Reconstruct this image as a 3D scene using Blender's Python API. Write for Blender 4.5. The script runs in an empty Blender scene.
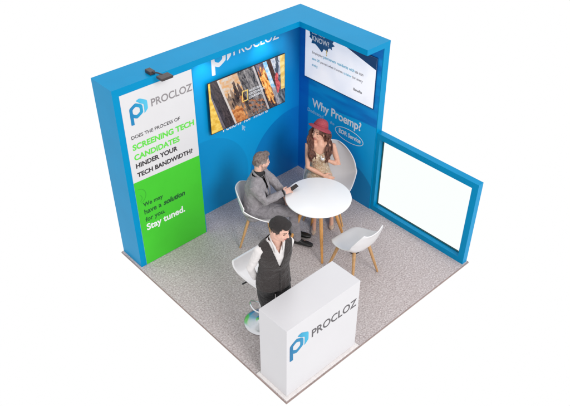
import bpy, bmesh, math, random
from mathutils import Vector as V, Matrix, noise
random.seed(7)
C = bpy.context.scene.collection
R = math.radians

# ------------------------------------------------------------------ materials
def new_mat(name):
    m = bpy.data.materials.new(name); m.use_nodes = True
    nt = m.node_tree; b = nt.nodes['Principled BSDF']
    return m, nt, b
def N(nt, typ, **kw):
    n = nt.nodes.new(typ)
    for k, v in kw.items(): setattr(n, k, v)
    return n
def L(nt, a, b): nt.links.new(a, b)
def mixc(nt, fac, a, b, mode='MIX'):
    n = N(nt, 'ShaderNodeMix', data_type='RGBA', blend_type=mode)
    for sock, val in ((n.inputs[0], fac), (n.inputs[6], a), (n.inputs[7], b)):
        if hasattr(val, 'links'): L(nt, val, sock)
        else: sock.default_value = val if not isinstance(val, tuple) else (*val, 1)[:4]
    return n.outputs[2]
def ramp(nt, fac, stops):
    n = N(nt, 'ShaderNodeValToRGB'); cr = n.color_ramp
    while len(cr.elements) < len(stops): cr.elements.new(.5)
    for e, (p, c) in zip(cr.elements, stops): e.position = p; e.color = (*c, 1)
    L(nt, fac, n.inputs[0]); return n.outputs[0]
def math_n(nt, op, a, b=0.0, c=None):
    n = N(nt, 'ShaderNodeMath', operation=op)
    for i, v in enumerate((a, b) if c is None else (a, b, c)):
        if hasattr(v, 'links'): L(nt, v, n.inputs[i])
        else: n.inputs[i].default_value = v
    return n.outputs[0]
def noise_n(nt, scale, detail=3, rough=.5, coord='Object', vec=None):
    n = N(nt, 'ShaderNodeTexNoise'); n.inputs['Scale'].default_value = scale
    n.inputs['Detail'].default_value = detail; n.inputs['Roughness'].default_value = rough
    if vec is None:
        tc = N(nt, 'ShaderNodeTexCoord'); vec = tc.outputs[coord]
    L(nt, vec, n.inputs['Vector']); return n
def bump(nt, b, h, strength=.2, dist=.01):
    n = N(nt, 'ShaderNodeBump'); n.inputs['Strength'].default_value = strength
    n.inputs['Distance'].default_value = dist
    L(nt, h, n.inputs['Height']); L(nt, n.outputs[0], b.inputs['Normal'])
def surf(name, col, rough=.5, var=.06, scale=30, metal=0, spec=.5, bmp=0, bscale=None, col2=None, coat=0):
    m, nt, b = new_mat(name)
    n = noise_n(nt, scale, 4)
    lo = tuple(c * (1 - var) for c in col) if col2 is None else col2
    hi = tuple(min(1, c * (1 + var)) for c in col)
    L(nt, ramp(nt, n.outputs[0], [(.3, lo), (.7, hi)]), b.inputs['Base Color'])
    b.inputs['Roughness'].default_value = rough; b.inputs['Metallic'].default_value = metal
    b.inputs['Specular IOR Level'].default_value = spec; b.inputs['Coat Weight'].default_value = coat
    if bmp:
        k = noise_n(nt, bscale or scale * 4, 3); bump(nt, b, k.outputs[0], bmp, .004)
    return m

M = {}
M['blue'] = surf('blue_laminate', (.0, .262, .525), .34, .03, 3, spec=.22)
M['blue'].node_tree.nodes['Principled BSDF'].inputs['IOR'].default_value = 1.3
M['white_board'] = surf('white_laminate', (.70, .69, .705), .42, .012, 2.5, spec=.4)
M['counter_white'] = surf('counter_laminate', (.655, .645, .665), .4, .012, 2.5, spec=.4)
M['base_plate'] = surf('base_plate_white', (.80, .76, .745), .5, .08, 45)
M['green'] = surf('green_print', (.052, .56, .022), .45, .03, 4)
M['plastic'] = surf('white_plastic', (.80, .79, .80), .28, .01, 4, coat=.2)
M['plastic_grey'] = surf('pale_plastic', (.66, .655, .68), .32, .01, 4, coat=.2)
M['table_white'] = surf('table_top_white', (.93, .93, .93), .3, .008, 3)
M['screen_edge'] = surf('screen_edge_black', (.03, .022, .02), .35, .1, 8)
M['dark_metal'] = surf('dark_metal', (.055, .043, .045), .4, .1, 20, metal=.3)
M['chrome'] = surf('chrome', (.72, .73, .75), .24, .02, 5, metal=1)
M['black'] = surf('black_plastic', (.012, .012, .013), .35, .1, 10)
M['ink_grey'] = surf('grey_ink', (.10, .092, .10), .5, .05, 20)
M['ink_pale'] = surf('pale_grey_ink', (.27, .25, .26), .5, .05, 20)
M['ink_mid'] = surf('mid_grey_ink', (.33, .31, .33), .5, .05, 20)
M['ink_dark'] = surf('dark_ink', (.035, .03, .035), .5, .05, 20)
M['ink_green'] = surf('green_ink', (.12, .68, .06), .5, .05, 20)
M['ink_white'] = surf('white_ink', (.84, .84, .86), .5, .02, 20)
M['ink_soft'] = surf('faint_white_ink', (.30, .55, .76), .5, .02, 20)
M['ink_deepgreen'] = surf('deep_green_ink', (.008, .10, .02), .5, .05, 20)
M['ink_swirl'] = surf('swirl_green_ink', (.035, .40, .02), .5, .05, 20)
M['ink_cyan'] = surf('cyan_ink', (.16, .54, .72), .5, .05, 20)
M['navy'] = surf('navy_ink', (.003, .05, .16), .45, .05, 20)
M['navy_blue'] = surf('blue_splash_ink', (.004, .10, .26), .45, .05, 20)
M['yellow'] = surf('yellow_ink', (.90, .62, .16), .5, .05, 20)
M['skin_m'] = surf('skin_fair', (.72, .44, .35), .5, .06, 40, spec=.3)
M['skin_w'] = surf('skin_tanned', (.70, .39, .28), .45, .06, 40, spec=.35)
M['lips'] = surf('lips', (.45, .12, .11), .4, .05, 40)
M['eye'] = surf('eye_dark', (.04, .025, .02), .2, .05, 40)
M['brow'] = surf('eyebrow', (.06, .035, .025), .7, .1, 60)
M['hair_dark'] = surf('hair_dark', (.014, .010, .010), .7, .35, 60, bmp=.6, bscale=200, col2=(.012, .009, .009))
M['hair_grey'] = surf('hair_greying', (.20, .155, .14), .7, .3, 45, bmp=.5, bscale=260, col2=(.085, .062, .054))
M['hair_brown'] = surf('hair_brown', (.15, .058, .038), .5, .3, 30, bmp=.6, bscale=160, col2=(.055, .020, .015))
M['shirt_white'] = surf('shirt_white', (.70, .67, .665), .8, .03, 8, bmp=1.0, bscale=13)
M['shirt_black'] = surf('shirt_black', (.014, .014, .015), .7, .2, 20, bmp=.3, bscale=30)
M['shoe'] = surf('shoe_black', (.012, .012, .012), .3, .1, 10)
M['heel'] = surf('heel_beige', (.60, .44, .33), .35, .05, 10)
M['gold_band'] = surf('cup_white', (.84, .84, .85), .3, .02, 5)

def cloth(name, c1, c2, scale, weave=500, rough=.85):
    m, nt, b = new_mat(name)
    n = noise_n(nt, scale, 4, .65)
    w = noise_n(nt, weave, 1)
    col = ramp(nt, n.outputs[0], [(.32, c1), (.68, c2)])
    L(nt, mixc(nt, .22, col, ramp(nt, w.outputs[0], [(.35, (0, 0, 0)), (.65, (.7, .7, .7))]), 'OVERLAY'), b.inputs['Base Color'])
    b.inputs['Roughness'].default_value = rough; b.inputs['Specular IOR Level'].default_value = .25
    b.inputs['Sheen Weight'].default_value = .15
    f = noise_n(nt, 12, 4, .6); f.inputs['Distortion'].default_value = 1.2; bump(nt, b, f.outputs[0], .8, .035)
    return m
M['suit'] = cloth('suit_grey', (.27, .25, .265), (.38, .355, .375), 25)
M['trouser'] = cloth('trouser_grey', (.22, .205, .22), (.32, .30, .32), 25)
M['vest'] = cloth('vest_dark', (.030, .025, .025), (.055, .046, .045), 120)
M['trouser_dark'] = cloth('trouser_dark', (.018, .017, .018), (.03, .027, .028), 60)
def dress_mat():
    m, nt, b = new_mat('dress_sequins')
    v = N(nt, 'ShaderNodeTexVoronoi'); v.inputs['Scale'].default_value = 95
    tc = N(nt, 'ShaderNodeTexCoord'); L(nt, tc.outputs['Object'], v.inputs['Vector'])
    sep = N(nt, 'ShaderNodeSeparateColor'); L(nt, v.outputs['Color'], sep.inputs[0])
    L(nt, ramp(nt, sep.outputs[0], [(0, (.50, .35, .22)), (.5, (.62, .46, .31)), (.85, (.78, .66, .52)), (1, (.46, .42, .31))]), b.inputs['Base Color'])
    b.inputs['Roughness'].default_value = .4; b.inputs['Metallic'].default_value = .25
    bump(nt, b, sep.outputs[1], .35, .01); return m
M['dress'] = dress_mat()
def hat_mat():
    m, nt, b = new_mat('hat_coral_straw')
    n = noise_n(nt, 120, 4)
    L(nt, ramp(nt, n.outputs[0], [(.3, (.30, .035, .052)), (.7, (.46, .075, .095))]), b.inputs['Base Color'])
    b.inputs['Roughness'].default_value = .8; bump(nt, b, n.outputs[0], .4, .005); return m
M['hat'] = hat_mat()
M['hat_band'] = surf('hat_band', (.36, .04, .06), .7, .1, 50)
def wood(name, c1, c2):
    m, nt, b = new_mat(name)
    tc = N(nt, 'ShaderNodeTexCoord'); mp = N(nt, 'ShaderNodeMapping'); mp.inputs['Scale'].default_value = (60, 60, 4)
    L(nt, tc.outputs['Object'], mp.inputs[0])
    n = noise_n(nt, 1.5, 4, .6, vec=mp.outputs[0])
    L(nt, ramp(nt, n.outputs[0], [(.3, c1), (.7, c2)]), b.inputs['Base Color'])
    b.inputs['Roughness'].default_value = .45; return m
M['wood'] = wood('beech_wood', (.42, .22, .085), (.62, .37, .17))
M['wood_orange'] = wood('warm_beech_wood', (.55, .24, .06), (.74, .38, .12))

def carpet():
    m, nt, b = new_mat('carpet_speckled')
    n1 = noise_n(nt, 50, 6, .80); n2 = noise_n(nt, 170, 4, .8); n3 = noise_n(nt, 11, 4, .6)
    c1 = ramp(nt, n1.outputs[0], [(.33, (.26, .21, .205)), (.45, (.475, .42, .415)), (.56, (.625, .57, .565)), (.68, (.88, .82, .815))])
    c2 = ramp(nt, n2.outputs[0], [(.33, (.10, .09, .09)), (.5, (.5, .5, .5)), (.67, (.92, .91, .91))])
    c = mixc(nt, .75, c1, c2, 'OVERLAY')
    c = mixc(nt, .35, c, ramp(nt, n3.outputs[0], [(.3, (.40, .38, .38)), (.7, (.60, .59, .60))]), 'OVERLAY')
    # colour flecks in the yarn
    n4 = noise_n(nt, 130, 2, .5)
    c = mixc(nt, ramp(nt, n4.outputs[0], [(.60, (0, 0, 0)), (.68, (.35, .35, .35))]), c, (.36, .22, .20))
    L(nt, c, b.inputs['Base Color']); b.inputs['Roughness'].default_value = .95
    b.inputs['Specular IOR Level'].default_value = .1
    bump(nt, b, n2.outputs[0], .5, .006); return m
M['carpet'] = carpet()
M['edge'] = surf('platform_edge_brown', (.30, .22, .20), .6, .15, 20)

def dist_mask(nt, sep, ax, cx, cz, r, soft=.006):
    a = math_n(nt, 'POWER', math_n(nt, 'ABSOLUTE', math_n(nt, 'SUBTRACT', sep.outputs[ax], cx)), 2)
    c = math_n(nt, 'POWER', math_n(nt, 'ABSOLUTE', math_n(nt, 'SUBTRACT', sep.outputs[2], cz)), 2)
    d = math_n(nt, 'SQRT', math_n(nt, 'ADD', a, c))
    mr = N(nt, 'ShaderNodeMapRange'); L(nt, d, mr.inputs[0])
    mr.inputs[1].default_value = r - soft; mr.inputs[2].default_value = r + soft
    mr.inputs[3].default_value = 1; mr.inputs[4].default_value = 0
    return mr.outputs[0]
def lin_mask(nt, sock, a, b):
    mr = N(nt, 'ShaderNodeMapRange'); L(nt, sock, mr.inputs[0])
    mr.inputs[1].default_value = a; mr.inputs[2].default_value = b; return mr.outputs[0]
def graphic_tv():                    # printed backdrop: pale V between two darker discs
    m, nt, b = new_mat('backdrop_print')
    tc = N(nt, 'ShaderNodeTexCoord'); sep = N(nt, 'ShaderNodeSeparateXYZ'); L(nt, tc.outputs['Object'], sep.inputs[0])
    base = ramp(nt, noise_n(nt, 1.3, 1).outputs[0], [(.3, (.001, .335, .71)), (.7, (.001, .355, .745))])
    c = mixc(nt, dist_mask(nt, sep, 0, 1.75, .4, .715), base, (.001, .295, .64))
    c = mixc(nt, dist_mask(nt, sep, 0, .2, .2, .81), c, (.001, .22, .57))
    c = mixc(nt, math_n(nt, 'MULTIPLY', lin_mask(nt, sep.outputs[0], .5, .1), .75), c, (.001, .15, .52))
    L(nt, c, b.inputs['Base Color']); b.inputs['Roughness'].default_value = .45
    b.inputs['Specular IOR Level'].default_value = .3; return m
def graphic_side():                  # printed backdrop: deep streaked blue above, lighter blue below
    m, nt, b = new_mat('side_print')
    tc = N(nt, 'ShaderNodeTexCoord'); sep = N(nt, 'ShaderNodeSeparateXYZ'); L(nt, tc.outputs['Object'], sep.inputs[0])
    mp = N(nt, 'ShaderNodeMapping'); mp.inputs['Scale'].default_value = (1, .9, 5); mp.inputs['Rotation'].default_value = (R(-14), 0, 0)
    L(nt, tc.outputs['Object'], mp.inputs[0])
    st = noise_n(nt, 1.6, 2, .5, vec=mp.outputs[0])
    up = ramp(nt, st.outputs[0], [(.35, (.001, .18, .58)), (.5, (.001, .25, .68)), (.62, (.001, .31, .74))])
    low = (.001, .36, .76)
    zz = math_n(nt, 'ADD', sep.outputs[2], math_n(nt, 'MULTIPLY', math_n(nt, 'SINE', math_n(nt, 'MULTIPLY', sep.outputs[1], 3.2)), .03))
    c = mixc(nt, lin_mask(nt, zz, 1.222, 1.232), low, up)
    c = mixc(nt, math_n(nt, 'MULTIPLY', dist_mask(nt, sep, 1, .95, -.1, .71), .9), c, (.001, .22, .52))
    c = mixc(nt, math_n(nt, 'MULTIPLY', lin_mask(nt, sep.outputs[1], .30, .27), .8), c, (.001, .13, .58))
    L(nt, c, b.inputs['Base Color']); b.inputs['Roughness'].default_value = .45
    b.inputs['Specular IOR Level'].default_value = .3; return m
M['print_tv'] = graphic_tv(); M['print_side'] = graphic_side()
def logo_mat(name, c1, c2, ax, lo, hi):
    m, nt, b = new_mat(name)
    tc = N(nt, 'ShaderNodeTexCoord'); sep = N(nt, 'ShaderNodeSeparateXYZ'); L(nt, tc.outputs['Object'], sep.inputs[0])
    L(nt, mixc(nt, lin_mask(nt, sep.outputs[ax], lo, hi), c1, c2), b.inputs['Base Color'])
    b.inputs['Roughness'].default_value = .5; return m
M['slide'] = None
def slide_mat():
    m, nt, b = new_mat('slide_white')
    n = noise_n(nt, 2.2, 3)
    c = ramp(nt, n.outputs[0], [(.35, (.68, .70, .77)), (.6, (.82, .81, .84))])
    L(nt, c, b.inputs['Base Color']); b.inputs['Roughness'].default_value = .35
    L(nt, c, b.inputs['Emission Color']); b.inputs['Emission Strength'].default_value = .46
    return m
M['slide'] = slide_mat()
def glass_mat():
    m, nt, b = new_mat('clear_glass')
    b.inputs['Base Color'].default_value = (.97, 1, .99, 1); b.inputs['Roughness'].default_value = 0
    b.inputs['Transmission Weight'].default_value = 1; b.inputs['IOR'].default_value = 1.01
    return m
M['glass'] = glass_mat()
M['seal'] = surf('glass_seal', (.004, .11, .13), .5, .1, 20)

# ------------------------------------------------------------------ objects
def thing(name, label, cat, loc=(0, 0, 0), rotz=0, group=None):
    o = bpy.data.objects.new(name, None); C.objects.link(o)
    o.location = loc; o.rotation_euler = (0, 0, rotz); o.empty_display_size = .1
    o['label'] = label; o['category'] = cat
    if group: o['group'] = group
    return o
def obj(name, bm, mat, parent=None, off=None, smooth=False, auto=False):
    """link bm as one mesh object; off = world offset removed (root base) when geometry is given in world space"""
    if off is not None: bmesh.ops.translate(bm, verts=bm.verts, vec=-V(off))
    me = bpy.data.meshes.new(name); bm.to_mesh(me); bm.free()
    for m in (mat if isinstance(mat, (list, tuple)) else [mat]): me.materials.append(m)
    if smooth: me.polygons.foreach_set('use_smooth', [True] * len(me.polygons))
    if auto: me.set_sharp_from_angle(angle=R(35))
    o = bpy.data.objects.new(name, me); C.objects.link(o)
    if parent: o.parent = parent
    return o
def add_box(bm, x0, x1, y0, y1, z0, z1, bev=0.0, seg=2):
    vs = [bm.verts.new(p) for p in ((x0, y0, z0), (x1, y0, z0), (x1, y1, z0), (x0, y1, z0), (x0, y0, z1), (x1, y0, z1), (x1, y1, z1), (x0, y1, z1))]
    fs = [bm.faces.new([vs[i] for i in f]) for f in ((3, 2, 1, 0), (4, 5, 6, 7), (0, 1, 5, 4), (1, 2, 6, 5), (2, 3, 7, 6), (3, 0, 4, 7))]
    if bev:
        es = list({e for f in fs for e in f.edges})
        bmesh.ops.bevel(bm, geom=es, offset=bev, segments=seg, profile=.5, affect='EDGES')
    return bm
def box(*a, **k): return add_box(bmesh.new(), *a, **k)
def add_tube(bm, pts, rads, side=None, n=16, cap=True):
    pts = [V(p) for p in pts]; rads = [(r, r) if not isinstance(r, (tuple, list)) else r for r in rads]
    P, Q, T = [], [], []
    tan = []
    for i in range(len(pts)):
        a = pts[max(0, i - 1)]; b = pts[min(len(pts) - 1, i + 1)]
        tan.append((b - a).normalized())
    if cap:
        k = 4
        for j in range(k):
            t = math.pi / 2 * (1 - (j + .25) / k) if False else math.pi / 2 * (k - j - .15) / k
            s = math.cos(t); h = math.sin(t)
            P.append(pts[0] - tan[0] * min(rads[0]) * h); Q.append((rads[0][0] * s, rads[0][1] * s)); T.append(tan[0])
    for p, q, t in zip(pts, rads, tan): P.append(p); Q.append(q); T.append(t)
    if cap:
        for j in reversed(range(k)):
            t = math.pi / 2 * (k - j - .15) / k
            s = math.cos(t); h = math.sin(t)
            P.append(pts[-1] + tan[-1] * min(rads[-1]) * h); Q.append((rads[-1][0] * s, rads[-1][1] * s)); T.append(tan[-1])
    rings = []; prev = None
    for p, q, t in zip(P, Q, T):
        s = V(side) if side is not None else (prev if prev is not None else (V((1, 0, 0)) if abs(t.x) < .8 else V((0, 1, 0))))
        s = s - t * s.dot(t)
        if s.length < 1e-4: s = t.orthogonal()
        s.normalize(); prev = s; u = t.cross(s)
        rings.append([bm.verts.new(p + s * (q[0] * math.cos(a)) + u * (q[1] * math.sin(a))) for a in [2 * math.pi * i / n for i in range(n)]])
    for a, b in zip(rings, rings[1:]):
        for i in range(n): bm.faces.new((a[i], a[(i + 1) % n], b[(i + 1) % n], b[i]))
    bm.faces.new(list(reversed(rings[0]))); bm.faces.new(rings[-1])
    return bm
def tube(*a, **k): return add_tube(bmesh.new(), *a, **k)
def add_ell(bm, c, rad, ax=None, seg=20, rings=12):
    """ellipsoid, ax = (X, Y, Z) axis vectors"""
    r = bmesh.ops.create_uvsphere(bm, u_segments=seg, v_segments=rings, radius=1)
    X, Y, Z = ax if ax else (V((1, 0, 0)), V((0, 1, 0)), V((0, 0, 1)))
    for v in r['verts']:
        co = v.co.copy(); v.co = V(c) + X * (co.x * rad[0]) + Y * (co.y * rad[1]) + Z * (co.z * rad[2])
    return bm
def add_lathe(bm, prof, c=(0, 0, 0), n=40):
    rings = []
    for r, z in prof:
        if r < 1e-5: rings.append([bm.verts.new((c[0], c[1], c[2] + z))])
        else: rings.append([bm.verts.new((c[0] + r * math.cos(2 * math.pi * i / n), c[1] + r * math.sin(2 * math.pi * i / n), c[2] + z)) for i in range(n)])
    for a, b in zip(rings, rings[1:]):
        for i in range(n):
            f = [a[i % len(a)], a[(i + 1) % len(a)], b[(i + 1) % len(b)], b[i % len(b)]]
            f = list(dict.fromkeys(f))
            if len(f) > 2: bm.faces.new(f)
    return bm
def lathe(*a, **k): return add_lathe(bmesh.new(), *a, **k)
def add_prism(bm, pts, o, xd, ud, d):
    """polygon pts (a, b) in the plane o + a*xd + b*ud, thickness d along xd x ud"""
    o, xd, ud = V(o), V(xd), V(ud); nn = xd.cross(ud).normalized()
    f = [bm.verts.new(o + xd * a + ud * b + nn * d) for a, b in pts]
    g = [bm.verts.new(o + xd * a + ud * b) for a, b in pts]
    try: bm.faces.new(f)
    except ValueError: pass
    bm.faces.new(list(reversed(g)))
    m = len(pts)
    for i in range(m): bm.faces.new((g[i], g[(i + 1) % m], f[(i + 1) % m], f[i]))
    return bm
def evaluated(bm, mods):
    me = bpy.data.meshes.new('tmp'); bm.to_mesh(me); bm.free()
    o = bpy.data.objects.new('tmp', me); C.objects.link(o)
    for typ, kw in mods:
        md = o.modifiers.new(typ, typ)
        for k, v in kw.items(): setattr(md, k, v)
    dg = bpy.context.evaluated_depsgraph_get(); dg.update()
    m2 = bpy.data.meshes.new_from_object(o.evaluated_get(dg))
    out = bmesh.new(); out.from_mesh(m2)
    bpy.data.objects.remove(o); bpy.data.meshes.remove(me); bpy.data.meshes.remove(m2)
    return out
def melt(bm, voxel=.006, it=6, fac=.5):
    bmesh.ops.recalc_face_normals(bm, faces=bm.faces)
    return evaluated(bm, [('REMESH', dict(mode='VOXEL', voxel_size=voxel)), ('SMOOTH', dict(factor=fac, iterations=it))])
def cut(bm, pred):
    fs = [f for f in bm.faces if pred(f.calc_center_median())]
    bmesh.ops.delete(bm, geom=fs, context='FACES'); return bm
def fold(bm, amp, scale, seed=0, amp2=0, scale2=40):
    bm.normal_update()
    for v in bm.verts:
        p = v.co * scale + V((seed, seed * 1.7, 0))
        d = noise.noise(p) * amp + (noise.noise(v.co * scale2) * amp2 if amp2 else 0)
        v.co += v.normal * d
    return bm

def text(s, name, mat, parent, o, xd, ud, width, sy=1.0, bold=0.0, depth=.0012, shear=0.0, off=None, rot=0.0, spacing=1.0):
    cu = bpy.data.curves.new('t', 'FONT'); cu.body = s; cu.size = 1; cu.extrude = .002; cu.offset = bold; cu.shear = shear
    cu.space_character = spacing; cu.resolution_u = 4
    ob = bpy.data.objects.new('t', cu); C.objects.link(ob)
    dg = bpy.context.evaluated_depsgraph_get(); dg.update()
    me = bpy.data.meshes.new_from_object(ob.evaluated_get(dg)); bm = bmesh.new(); bm.from_mesh(me)
    bpy.data.objects.remove(ob); bpy.data.curves.remove(cu); bpy.data.meshes.remove(me)
    x0 = min(v.co.x for v in bm.verts); x1 = max(v.co.x for v in bm.verts)
    k = width / (x1 - x0); o, xd, ud = V(o), V(xd), V(ud); nn = xd.cross(ud)
    ca, sa = math.cos(rot), math.sin(rot)
    for v in bm.verts:
        a, b = (v.co.x - x0) * k, v.co.y * k * sy
        a, b = a * ca - b * sa, a * sa + b * ca
        v.co = o + xd * a + ud * b + nn * (depth if v.co.z > 0 else 0.0002)
    return obj(name, bm, mat, parent, off)

# ------------------------------------------------------------------ the logo: hexagonal ring with a stem and a chevron behind
def hexpts(cx, cy, r, n=6, rot=90, rnd=.16):
    vs = [(cx + r * math.cos(R(rot - 60 * i)), cy + r * math.sin(R(rot - 60 * i))) for i in range(6)]
    out = []
    for i in range(6):
        p, a, b = vs[i], vs[i - 1], vs[(i + 1) % 6]
        for t in (rnd, rnd * .45):
            out.append((p[0] + (a[0] - p[0]) * t, p[1] + (a[1] - p[1]) * t) if t == rnd else (p[0] + (a[0] - p[0]) * t * .5 + (b[0] - p[0]) * t * .25, p[1] + (a[1] - p[1]) * t * .5 + (b[1] - p[1]) * t * .25))
        out.append((p[0] + (a[0] - p[0]) * rnd * .11 + (b[0] - p[0]) * rnd * .35, p[1] + (a[1] - p[1]) * rnd * .11 + (b[1] - p[1]) * rnd * .35))
        out.append((p[0] + (b[0] - p[0]) * rnd, p[1] + (b[1] - p[1]) * rnd))
    return out
def logo(o, xd, ud, w, mats, parent, off, d=.0015):
    """o = lower left corner of the mark; w = its width"""
    k = w / .228; o, xd, ud = V(o), V(xd) * k, V(ud) * k
    lg = bmesh.new(); nn = V(xd).cross(V(ud)).normalized()
    cx, cy = .083, .153
    A, B = hexpts(cx, cy, .095, rnd=.26), hexpts(cx, cy, .051, rnd=.34)
    m = len(A)
    def vv(p, z): return lg.verts.new(o + xd * p[0] + ud * p[1] + nn * z)
    at, bt, ab, bb = [vv(p, d) for p in A], [vv(p, d) for p in B], [vv(p, .0002) for p in A], [vv(p, .0002) for p in B]
    for i in range(m):
        j = (i + 1) % m
        lg.faces.new((at[i], at[j], bt[j], bt[i])); lg.faces.new((at[j], at[i], ab[i], ab[j])); lg.faces.new((bt[i], bt[j], bb[j], bb[i]))
    bmesh.ops.recalc_face_normals(lg, faces=lg.faces)
    add_prism(lg, [(.001, .006), (.006, .001), (.036, -.002), (.040, .003), (.040, .085), (.038, .14), (.001, .14)], o + nn * .0002, xd, ud, d * 1.35)
    bmesh.ops.recalc_face_normals(lg, faces=lg.faces)
    r = obj('logo', lg, mats[0], parent, off)
    ch = bmesh.new()
    add_prism(ch, [(.094, .262), (.108, .274), (.137, .281), (.152, .276), (.215, .240), (.226, .228), (.228, .214), (.228, .142), (.222, .127), (.186, .094), (.176, .098), (.181, .112), (.181, .190), (.176, .203), (.130, .229), (.120, .243)], o + nn * .0002, xd, ud, d)
    bmesh.ops.recalc_face_normals(ch, faces=ch.faces)
    obj('chevron', ch, mats[1], r, off)
    return r

# ------------------------------------------------------------------ floor platform
fl = obj('floor', box(-.003, 3.026, -.003, 3.026, -.014, 0), [M['carpet']])
fl['kind'] = 'structure'
bm = bmesh.new()
for a in ((3.026, 3.032, -.009, 3.032), (-.009, -.003, -.009, 3.032), (-.003, 3.026, 3.026, 3.032), (-.003, 3.026, -.009, -.003)):
    add_box(bm, a[0], a[1], a[2], a[3], -.016, .002)
ed = obj('floor_edge', bm, M['edge']); ed['kind'] = 'structure'

# ------------------------------------------------------------------ long blue wall with header and banner tower
H = 2.395; HB = 2.325
wall = thing('display_wall', 'long blue wall with deep header, television graphics and white and green banner end', 'wall', (0, 0, 0))
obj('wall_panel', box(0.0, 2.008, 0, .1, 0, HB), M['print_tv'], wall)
obj('end_tower', box(2.008, 3.0, 0, .4, 0, HB), M['blue'], wall)
hd = bmesh.new()
add_prism(hd, [(0, 0), (3.0, 0), (3.0, .4), (.394, .4), (.394, 1.4985), (0, 1.4985)], (0, 0, HB), (1, 0, 0), (0, 1, 0), H - HB)
hd2 = hd
obj('header', hd2, M['blue'], wall)
bn = obj('banner', box(2.02, 2.925, .4, .404, .006, 2.312), M['white_board'], wall)
# green lower half with a raked top edge
g = bmesh.new(); add_prism(g, [(0, 0), (.905, 0), (.905, 1.188), (0, 1.214)], (2.925, .4042, .006), (-1, 0, 0), (0, 0, 1), .0015)
obj('green_field', g, M['green'], bn)
W = (-1, 0, 0); U = (0, 0, 1); yb = .4043
logo_b1 = logo_mat('logo_blue', (.002, .21, .46), (.01, .36, .60), 0, 2.80, 2.66)
logo_b2 = logo_mat('logo_sky', (.03, .40, .66), (.09, .52, .74), 0, 2.80, 2.60)
logo((2.838, yb, 1.93), W, U, .225, (logo_b1, logo_b2), bn, None)
text('PROCLOZ', 'lettering', M['ink_pale'], bn, (2.567, yb, 2.063), W, U, .535, 1.06, .016)
T = [('DOES THE PROCESS OF', M['ink_dark'], 2.862, 1.765, .63, .008, 0), ('SCREENING TECH', M['ink_green'], 2.866, 1.628, .815, .034, 0),
     ('CANDIDATES', M['ink_green'], 2.866, 1.500, .60, .034, 0), ('HINDER YOUR', M['ink_dark'], 2.862, 1.395, .555, .034, 0),
     ('TECH BANDWIDTH?', M['ink_dark'], 2.862, 1.275, .755, .034, 0)]
for s, m, x, z, w, b, sh in T:
    text(s, 'lettering', m, bn, (x, yb, z), W, U, w, .98, b, shear=sh)
T = [('We may', M['ink_deepgreen'], 2.85, .853, .27, .02, .0), ('have a', M['ink_deepgreen'], 2.85, .743, .235, .02, 0), ('solution', M['ink_deepgreen'], 2.585, .743, .31, .038, .25),
     ('for you.', M['ink_deepgreen'], 2.85, .633, .27, .02, 0), ('Stay tuned.', M['ink_white'], 2.85, .505, .55, .027, 0)]
for s, m, x, z, w, b, sh in T:
    text(s, 'lettering', m, bn, (x, yb + .0016, z), W, U, w, 1.05, b, shear=sh)
# faint swirl printed in the green
sw = bmesh.new()
for j, (cx, cz, r0, a0, a1) in enumerate([(2.895, 1.02, .105, -80, 85), (2.90, .99, .055, -70, 60)]):
    p = [(r0 * math.cos(R(a)), r0 * math.sin(R(a))) for a in range(a0, a1 + 1, 12)]
    q = [((r0 - .009) * math.cos(R(a)), (r0 - .009) * math.sin(R(a))) for a in range(a1, a0 - 1, -12)]
    add_prism(sw, p + q, (cx, yb + .0017, cz), W, U, .0006)
obj('swirl', sw, M['ink_swirl'], bn)
# wall logo and writing on the long wall
yw = .1002
wl = logo((1.532, yw, 1.945), W, U, .300, (M['ink_white'], M['ink_white']), wall, None)
text('PROCLOZ', 'lettering', M['ink_white'], wall, (1.195, yw, 2.103), W, U, .73, 1.05, .012)
text('Follow for more', 'lettering', M['ink_white'], wall, (1.425, yw, 1.128), W, U, .76, 1.0, .016, shear=.2)
cur = bmesh.new(); add_prism(cur, [(0, 0), (0, .085), (.062, .028), (.034, .024), (.05, -.014), (.036, -.02), (.02, .016)], (1.115, yw, 1.022), W, U, .001)
obj('pointer_icon', cur, M['ink_soft'], wall)

# ------------------------------------------------------------------ short blue wall
side = thing('side_wall', 'short blue wall with white lettering reading Why Proemp beside the open window frame', 'wall', (0, 0, 0))
obj('wall_panel', box(0, .1, .1003, 1.488, 0, HB), M['print_side'], side)
obj('wall_end', box(0, .1, 1.488, 1.4985, 0, HB), M['blue'], side)
E_ = (0, 1, 0); xw = .1002
text('Why Proemp?', 'lettering', M['ink_white'], side, (xw, .36, 1.105), E_, U, .885, 1.12, .02)
text('Dedicated', 'lettering', M['ink_soft'], side, (xw, .275, 1.00), E_, U, .30, 1.0, .01)
text('the', 'lettering', M['ink_soft'], side, (xw, .70, .985), E_, U, .08, 1.0, .01)
text('EOR Service', 'lettering', M['ink_white'], side, (xw, .868, .925), E_, U, .385, 1.15, .03)
el = bmesh.new(); ne = 48; cy, cz = 1.05, .945
ro = [[], [], [], []]
for i in range(ne):
    a = 2 * math.pi * i / ne
    for k, (ry, rz, xx) in enumerate(((.252, .098, xw), (.243, .089, xw), (.252, .098, xw + .001), (.243, .089, xw + .001))):
        ro[k].append(el.verts.new((xx, cy + ry * math.cos(a), cz + rz * math.sin(a))))
for i in range(ne):
    j = (i + 1) % ne
    el.faces.new((ro[2][i], ro[2][j], ro[3][j], ro[3][i])); el.faces.new((ro[0][i], ro[0][j], ro[2][j], ro[2][i])); el.faces.new((ro[1][i], ro[1][j], ro[3][j], ro[3][i]))
bmesh.ops.recalc_face_normals(el, faces=el.faces)
obj('oval_outline', el, M['ink_white'], side)

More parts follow.
